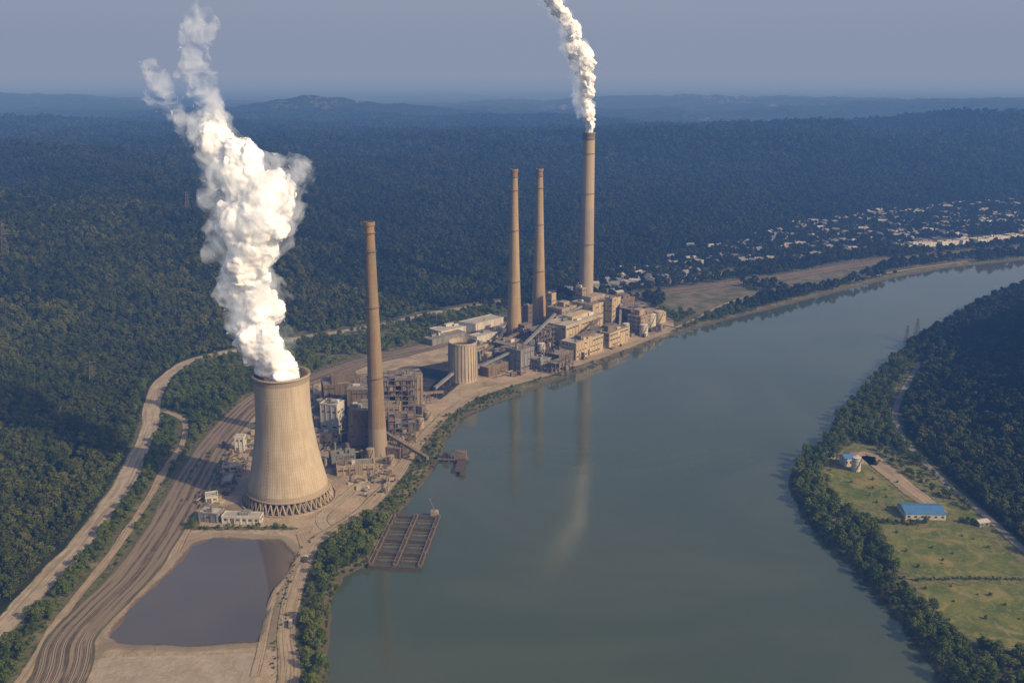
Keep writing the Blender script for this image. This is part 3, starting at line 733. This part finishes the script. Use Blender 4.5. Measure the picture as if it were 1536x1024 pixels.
# near woods blend gradually into the darker hill woods
a,b_=grid(430,2000,6.8,1250); dv_=sd(a,b_,val); k=(dv_< -11+fbm(a/20,b_/20,2)*8)&(sd(a,b_,river)<-7); a,b_=a[k],b_[k]
rr_=rng.random(len(a)); edge_=ss(1250,2000,b_+fbm(a/200,b_/200,3)*350+np.maximum(a,0)*.9)
k=(rr_>edge_); scatter('forest',inst(a[k],b_[k]),msc(a[k],b_[k],.65,1.35),CN)
k=(rr_<=edge_)&(rng.random(len(a))<.75); scatter('forest',inst(a[k],b_[k]),msc(a[k],b_[k],.75,1.4),CL)
a,b_=grid(2000,3100,10.5,2000); dv_=sd(a,b_,val); k=(dv_< -8)&(sd(a,b_,river)<-10); a,b_=a[k],b_[k]
scatter('forest',inst(a,b_),msc(a,b_,1.0,1.9),CL)
a,b_=grid(3100,6200,21,4000); dv_=sd(a,b_,val); k=(dv_< -8)&(sd(a,b_,river)<-10); a,b_=a[k],b_[k]
k=gauss(a,b_,1600,6100,1300,420)<.55; a,b_=a[k],b_[k]
scatter('distant_forest',inst(a,b_,-3),rng.uniform(1.6,2.6,len(a))*(1-.6*ss(5000,6200,b_)),CL)
a,b_=grid(400,1500,6.2,900)
k=(sd(a,b_,val)>-14)&(sd(a,b_,river)<-5); a,b_=a[k],b_[k]
def clearmask(a,b_,full=True):
    c=np.ones(len(a),bool)
    for p_ in(apron,psur,pad,coal,pond,F1,F2,F3,F4,F5,F6,ind,clearR): c&=sd(a,b_,p_)<-3
    for ln,w in((roadA,12),(roadB,6),(rail,20),(roadC,9),(roadR,6),(drive,12)): c&=ld(a,b_,ln)>w+1.5
    return c
k=clearmask(a,b_); a,b_=a[k],b_[k]
dl=ld(a,b_,rL); thin=((dl<30)&(b_>770)&(b_<1380)&(a>-130)); pr=np.where(thin,.28,.9)
behind=(b_>1180)&(a<120)&(fbm(a/60,b_/60,2)>0.12); pr=np.where(behind,.25,pr)
k=rng.random(len(a))<pr; a,b_=a[k],b_[k]; thin=thin[k]
scatter('riverside_trees',inst(a,b_),np.where(thin,rng.uniform(.25,.6,len(a)),rng.uniform(.5,1.15,len(a))),CB)
a,b_=grid(1500,2900,9.5,1900); k=(sd(a,b_,val)>-10)&(sd(a,b_,river)<-8); a,b_=a[k],b_[k]
k=clearmask(a,b_); a,b_=a[k],b_[k]
tw=np.maximum.reduce([sd(a,b_,town),sd(a,b_,town2),sd(a,b_,shed_town)])>0
k=rng.random(len(a))<np.where(tw,.85,.85); a,b_=a[k],b_[k]; tw=tw[k]
scatter('valley_woods',inst(a,b_),rng.uniform(.8,1.5,len(a))*np.where(tw,.75,1),CL)
def line_trees(name,line,sp,w,s0,s1,p=1):
    A=[];B=[]
    for q_ in smooth(line,sp):
        if random.random()<p: A.append(q_.x+random.uniform(-w,w));B.append(q_.y+random.uniform(-w,w))
    A=np.array(A);B=np.array(B); scatter(name,inst(A,B),rng.uniform(s0,s1,len(A)),CB)
line_trees('hedge',P("296,660 340,661 395,660"),2.2,1.2,.18,.35)
line_trees('hedge',P("300,757 330,752 345,756"),2.5,2,.3,.6)
line_trees('hedge',P("372,757 392,750"),3,2,.3,.6)
line_trees('hedge',P("362,940 366,880 374,830 380,800"),5,4,.4,.9)
line_trees('hedge',P("386,940 388,850 391,780"),6,2,.4,.8,.8)
line_trees('shrubs',P("-268,745 -240,746 -185,745"),2.4,3,.2,.45)
line_trees('shrubs',P("-153,600 -165,660 -166,700 -160,730"),3,2,.12,.3,.6)
line_trees('shrubs',P("-150,540 -158,600 -168,650"),3,2,.1,.25,.6)
line_trees('shrubs',P("-100,900 -80,960 -64,1020 -30,1080"),4,4,.2,.45,.8)
line_trees('shrubs',P("-284,790 -296,870 -290,930"),6,4,.2,.5,.6)
line_trees('shrubs',P("60,1160 140,1250 225,1350"),5,3,.2,.4,.8)
a,b_=grid(430,1100,4.2,420); k=(sd(a,b_,val)>-8)&(sd(a,b_,river)<-2); a,b_=a[k],b_[k]; k=clearmask(a,b_)|(sd(a,b_,clearR)>-4)&(rng.random(len(a))<.03)
for ln,w in((roadA,9.5),(roadB,4),(rail,17.5),(roadC,7)): k|=(ld(a,b_,ln)>w)&(ld(a,b_,ln)<w+4)&(sd(a,b_,apron)<0)&(sd(a,b_,psur)<-2)&(rng.random(len(a))<.3)
for ln,w in((roadA,10),(roadB,4.5),(rail,17.5),(roadC,7),(roadR,5)): k&=ld(a,b_,ln)>w
a,b_=a[k],b_[k]
scatter('undergrowth',inst(a,b_,-1.0),rng.uniform(.18,.42,len(a)),CB)

# ------------------------------------------------------------------ town
CH=bpy.data.collections.new('town_houses')
M['hw']=pm('house_render',(.34,.335,.32),(.20,.20,.19),.05); M['hr']=pm('house_roofing',(.22,.22,.22),(.12,.12,.12),.05)
for k,(w,d,h,wl,rf) in enumerate([(12,10,5,'hw','hr'),(14,10,6,'grey','hr'),(11,9,5,'hw','hr'),(18,12,6,'hw','lroof'),(13,10,6,'grey','hr')]):
    b=MB(); b.box(0,0,-1.5,w,d,h+1.5,wl); b.gable(w,d,h,2.6,.5,rf,wl)
    for sg in(-1,1):
        for j in range(3): b.box((-.5+(j+.5)/3)*w,sg*(d/2+.03),1.2,1.4,.1,1.5,'dark')
    b.box(w*.25,0,h+1,.9,.9,2.6,'brown')
    b.make('town_house',coll=CH)
A=[];B=[]
for poly,n,th in((town,380,.03),(town2,190,.05),(shed_town,60,-.1)):
    lo,hi=poly.min(0),poly.max(0); xx=rng.uniform(lo[0],hi[0],n*12); yy=rng.uniform(lo[1],hi[1],n*12)
    k=(sd(xx,yy,poly)>0)&(fbm(xx/80,yy/80,4)>th)&(sd(xx,yy,river)<-20)&(ld(xx,yy,rail)>22); xx=xx[k][:n];yy=yy[k][:n]; xx=np.round(xx/24)*24+rng.uniform(-9,9,len(xx)); A.append(xx);B.append(yy)
A=np.concatenate(A);B=np.concatenate(B); scatter('town_houses',inst(A,B,1.0),rng.uniform(.75,1.2,len(A)),CH)
for k in range(9):
    t=k/8; xx,yy=800+t*300+random.uniform(-15,15),2030+t*120+random.uniform(-12,12)
    plant('riverside_warehouse',xx,yy,random.uniform(26,60),random.uniform(14,24),random.uniform(6,10),math.radians(24),'white','lroof',8,8,2,band=False)

# ------------------------------------------------------------------ steam plumes
def steam(name,path,seed,voxel,sub=9,mat=None,disp=1.0,sub2=4,grow=1.0,core=(.6,.85),jit=.28):
    R=random.Random(seed); pts=[];rad=[]
    for i in range(len(path)-1):
        p=Vector(path[i][:3]);q_=Vector(path[i+1][:3]);r0,r1=path[i][3],path[i+1][3]; L=(q_-p).length; n=max(1,int(L/(.45*(r0+r1)/2)))
        for k in range(n):
            t=k/n; c=p.lerp(q_,t); r=(r0+(r1-r0)*t)*grow
            c=c+Vector((R.uniform(-jit,jit),R.uniform(-jit,jit),R.uniform(-.2,.2)))*r; rc=r*R.uniform(*core)
            pts.append(c);rad.append(rc)
            for j in range(sub):
                d=Vector((R.gauss(0,1),R.gauss(0,1),R.gauss(0,1))).normalized(); r2=rc*R.uniform(.22,.52); c2=c+d*rc*R.uniform(.7,1.0)
                pts.append(c2);rad.append(r2)
                for m in range(sub2):
                    d2=(Vector((R.gauss(0,1),R.gauss(0,1),R.gauss(0,1))).normalized()+d*.6).normalized(); pts.append(c2+d2*r2*R.uniform(.7,1.05)); rad.append(max(voxel*1.1,r2*R.uniform(.25,.5)))
    me_=bpy.data.meshes.new(name); me_.vertices.add(len(pts)); me_.vertices.foreach_set('co',np.array([tuple(p) for p in pts]).ravel())
    a=me_.attributes.new('rad','FLOAT','POINT'); a.data.foreach_set('value',np.array(rad))
    o=bpy.data.objects.new(name,me_); COL.objects.link(o)
    g=bpy.data.node_groups.new(name+'_nodes','GeometryNodeTree')
    g.interface.new_socket('Geometry',in_out='INPUT',socket_type='NodeSocketGeometry'); g.interface.new_socket('Geometry',in_out='OUTPUT',socket_type='NodeSocketGeometry')
    nn=g.nodes.new; lk=g.links.new
    gi=nn('NodeGroupInput');go=nn('NodeGroupOutput'); mp_=nn('GeometryNodeMeshToPoints'); na=nn('GeometryNodeInputNamedAttribute'); na.data_type='FLOAT'; na.inputs['Name'].default_value='rad'
    lk(gi.outputs[0],mp_.inputs['Mesh']); lk(na.outputs['Attribute'],mp_.inputs['Radius'])
    pv=nn('GeometryNodePointsToVolume'); pv.resolution_mode='VOXEL_SIZE'; pv.inputs['Voxel Size'].default_value=voxel; lk(mp_.outputs[0],pv.inputs['Points']); lk(na.outputs['Attribute'],pv.inputs['Radius'])
    vm=nn('GeometryNodeVolumeToMesh'); vm.inputs['Threshold'].default_value=.1; lk(pv.outputs[0],vm.inputs['Volume'])
    last=vm.outputs[0]
    for scl,amt in((.05,7*disp),(.14,3.4*disp),(.4,1.3*disp)):
        nt=nn('ShaderNodeTexNoise'); nt.inputs['Scale'].default_value=scl; nt.inputs['Detail'].default_value=3; nt.inputs['Roughness'].default_value=.55
        ps=nn('GeometryNodeInputPosition'); lk(ps.outputs[0],nt.inputs['Vector'])
        sb=nn('ShaderNodeVectorMath'); sb.operation='SUBTRACT'; sb.inputs[1].default_value=(.5,.5,.5); lk(nt.outputs['Color'],sb.inputs[0]); vs=nn('ShaderNodeVectorMath'); vs.operation='SCALE'; lk(sb.outputs[0],vs.inputs[0]); vs.inputs['Scale'].default_value=amt*1.8
        sp_=nn('GeometryNodeSetPosition'); lk(last,sp_.inputs['Geometry']); lk(vs.outputs[0],sp_.inputs['Offset']); last=sp_.outputs[0]
    sm=nn('GeometryNodeSetShadeSmooth'); lk(last,sm.inputs[0]); st=nn('GeometryNodeSetMaterial'); st.inputs['Material'].default_value=mat; lk(sm.outputs[0],st.inputs[0]); lk(st.outputs[0],go.inputs[0])
    md=o.modifiers.new('steam','NODES'); md.node_group=g; return o
def steammat(name,col,a1=.35):
    s=N(name); p=s.n('BsdfPrincipled'); p.inputs['Base Color'].default_value=col+(1,); p.inputs['Roughness'].default_value=1; p.inputs['Specular IOR Level'].default_value=0
    p.inputs['Subsurface Weight'].default_value=1; p.inputs['Subsurface Radius'].default_value=(1,1,1); p.inputs['Subsurface Scale'].default_value=4
    lw=s.n('LayerWeight'); lw.inputs['Blend'].default_value=.5
    fac=s.math('SUBTRACT',1,lw.outputs['Facing']); ns=s.noise(.2,None,4,.65)
    al=s.step(s.math('ADD',fac,s.math('MULTIPLY',s.math('SUBTRACT',ns,.5),.5)),0,a1)
    tr=s.n('BsdfTransparent'); m2=s.n('MixShader'); s.l(al,m2.inputs[0]); s.l(tr.outputs[0],m2.inputs[1]); s.l(p.outputs[0],m2.inputs[2]); s.l(m2.outputs[0],s.out.inputs[0]); return s.m
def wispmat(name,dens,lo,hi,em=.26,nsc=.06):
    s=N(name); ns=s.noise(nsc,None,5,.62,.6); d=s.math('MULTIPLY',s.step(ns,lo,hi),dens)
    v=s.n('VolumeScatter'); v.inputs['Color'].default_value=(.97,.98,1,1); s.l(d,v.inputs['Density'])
    e=s.n('Emission'); e.inputs['Color'].default_value=(.93,.97,1,1); s.l(s.math('MULTIPLY',d,em),e.inputs['Strength'])  # vapour glows by itself, standing in for multiply scattered light
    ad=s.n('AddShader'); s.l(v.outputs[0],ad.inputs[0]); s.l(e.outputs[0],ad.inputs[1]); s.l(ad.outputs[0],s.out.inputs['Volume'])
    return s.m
st1=steammat('steam_white',(.90,.90,.905),.5)
wsp=wispmat('steam_wisp',.075,.47,.68)
hal=wispmat('steam_halo',.07,.43,.68)
path1=[(-196,806,106,18),(-198,806,120,19),(-204,808,140,20),(-212,812,160,22),(-217,815,180,24),(-217,812,200,24),(-214,806,226,26),(-207,803,245,33),(-207,806,262,34),(-218,812,280,27),(-231,820,298,22),(-245,826,314,18),(-243,832,330,8)]
steam('steam_plume',path1,5,1.4,mat=st1)
steam('steam_halo',[(p_[0]-6,p_[1],p_[2]+4,p_[3]+6) for p_ in path1[2:]],15,3,mat=hal,disp=1.8,sub=5,sub2=0,core=(.78,.92))
steam('steam_wisp',[(-243,832,325,13),(-250,838,345,12),(-260,846,365,12),(-257,850,388,12),(-250,850,415,14)],6,3,mat=wsp,disp=2.0,sub=5,sub2=0,core=(.8,1))
steam('steam_wisp',[(-256,826,314,11),(-275,830,334,11),(-288,836,352,10),(-294,836,370,8)],8,3,mat=wsp,disp=2.0,sub=5,sub2=0,core=(.8,1))
path3=[(118,1553,266,6.5),(117,1553,280,8.5),(114,1553,300,11),(111,1553,325,12.5),(112,1553,345,13),(108,1553,363,15),(103,1553,383,17),(94,1553,402,14),(88,1553,423,12),(75,1553,440,12),(62,1553,455,9),(45,1553,470,7)]
steam('smoke_plume',path3,12,1.8,mat=steammat('smoke_white',(.88,.865,.845),.6),disp=1.1)
steam('smoke_halo',[(p_[0]-4,p_[1],p_[2],p_[3]+5) for p_ in path3[2:]],13,3,mat=hal,disp=1.7,sub=5,sub2=0,core=(.8,.95))

# ------------------------------------------------------------------ atmosphere
def haze(name,D,sig,asy,cx,cy,z0,sx_,sy_,h):
    s=N(name+'_air'); ab=s.n('VolumeAbsorption'); mx=max(sig)
    ab.inputs['Color'].default_value=tuple(1-k/mx for k in sig)+(1,); ab.inputs['Density'].default_value=mx*D
    em=s.n('Emission'); em.inputs['Color'].default_value=tuple(a*b for a,b in zip(sig,asy))+(1,); em.inputs['Strength'].default_value=D  # air emits its own blue glow in place of scattered sunlight
    ad=s.n('AddShader'); s.l(ab.outputs[0],ad.inputs[0]); s.l(em.outputs[0],ad.inputs[1]); s.l(ad.outputs[0],s.out.inputs['Volume'])
    M[name]=s.m; b=MB(); b.box(cx,cy,z0,sx_,sy_,h,name); b.make(name)
haze('haze',1.5e-4,(.42,.70,1.12),(.19,.265,.40),0,40000,-60,190000,115000,960)
haze('distant_haze',1.0e-4,(.9,.95,1.0),(.34,.41,.52),0,53500,-80,200000,93000,2600)  # second glowing layer added far off to pale the horizon and sky

w=bpy.data.worlds.new('World'); sc.world=w; w.use_nodes=True; nt=w.node_tree; nt.nodes.clear()
sk=nt.nodes.new('ShaderNodeTexSky'); sk.sky_type='NISHITA'; sk.sun_disc=False
az=math.radians(120); el=math.radians(32); sk.sun_elevation=el; sk.sun_rotation=az; sk.dust_density=3.5; sk.air_density=1.0
bg=nt.nodes.new('ShaderNodeBackground'); bg.inputs['Strength'].default_value=.125; wo=nt.nodes.new('ShaderNodeOutputWorld')
nt.links.new(sk.outputs[0],bg.inputs[0]); nt.links.new(bg.outputs[0],wo.inputs[0])
sd_=Vector((math.sin(az)*math.cos(el),math.cos(az)*math.cos(el),math.sin(el)))
L=bpy.data.lights.new('sun','SUN'); L.energy=4.7; L.angle=math.radians(.6); L.color=(1,.855,.64); lo=bpy.data.objects.new('sun',L); COL.objects.link(lo)
lo.rotation_euler=(-sd_).to_track_quat('-Z','Y').to_euler(); lo.location=sd_*2000

cd=bpy.data.cameras.new('camera'); cd.lens=35; cd.sensor_width=36; cd.clip_start=1; cd.clip_end=250000
cam=bpy.data.objects.new('camera',cd); COL.objects.link(cam); cam.location=(0,0,370); cam.rotation_euler=(math.radians(90-15.6),0,0); sc.camera=cam
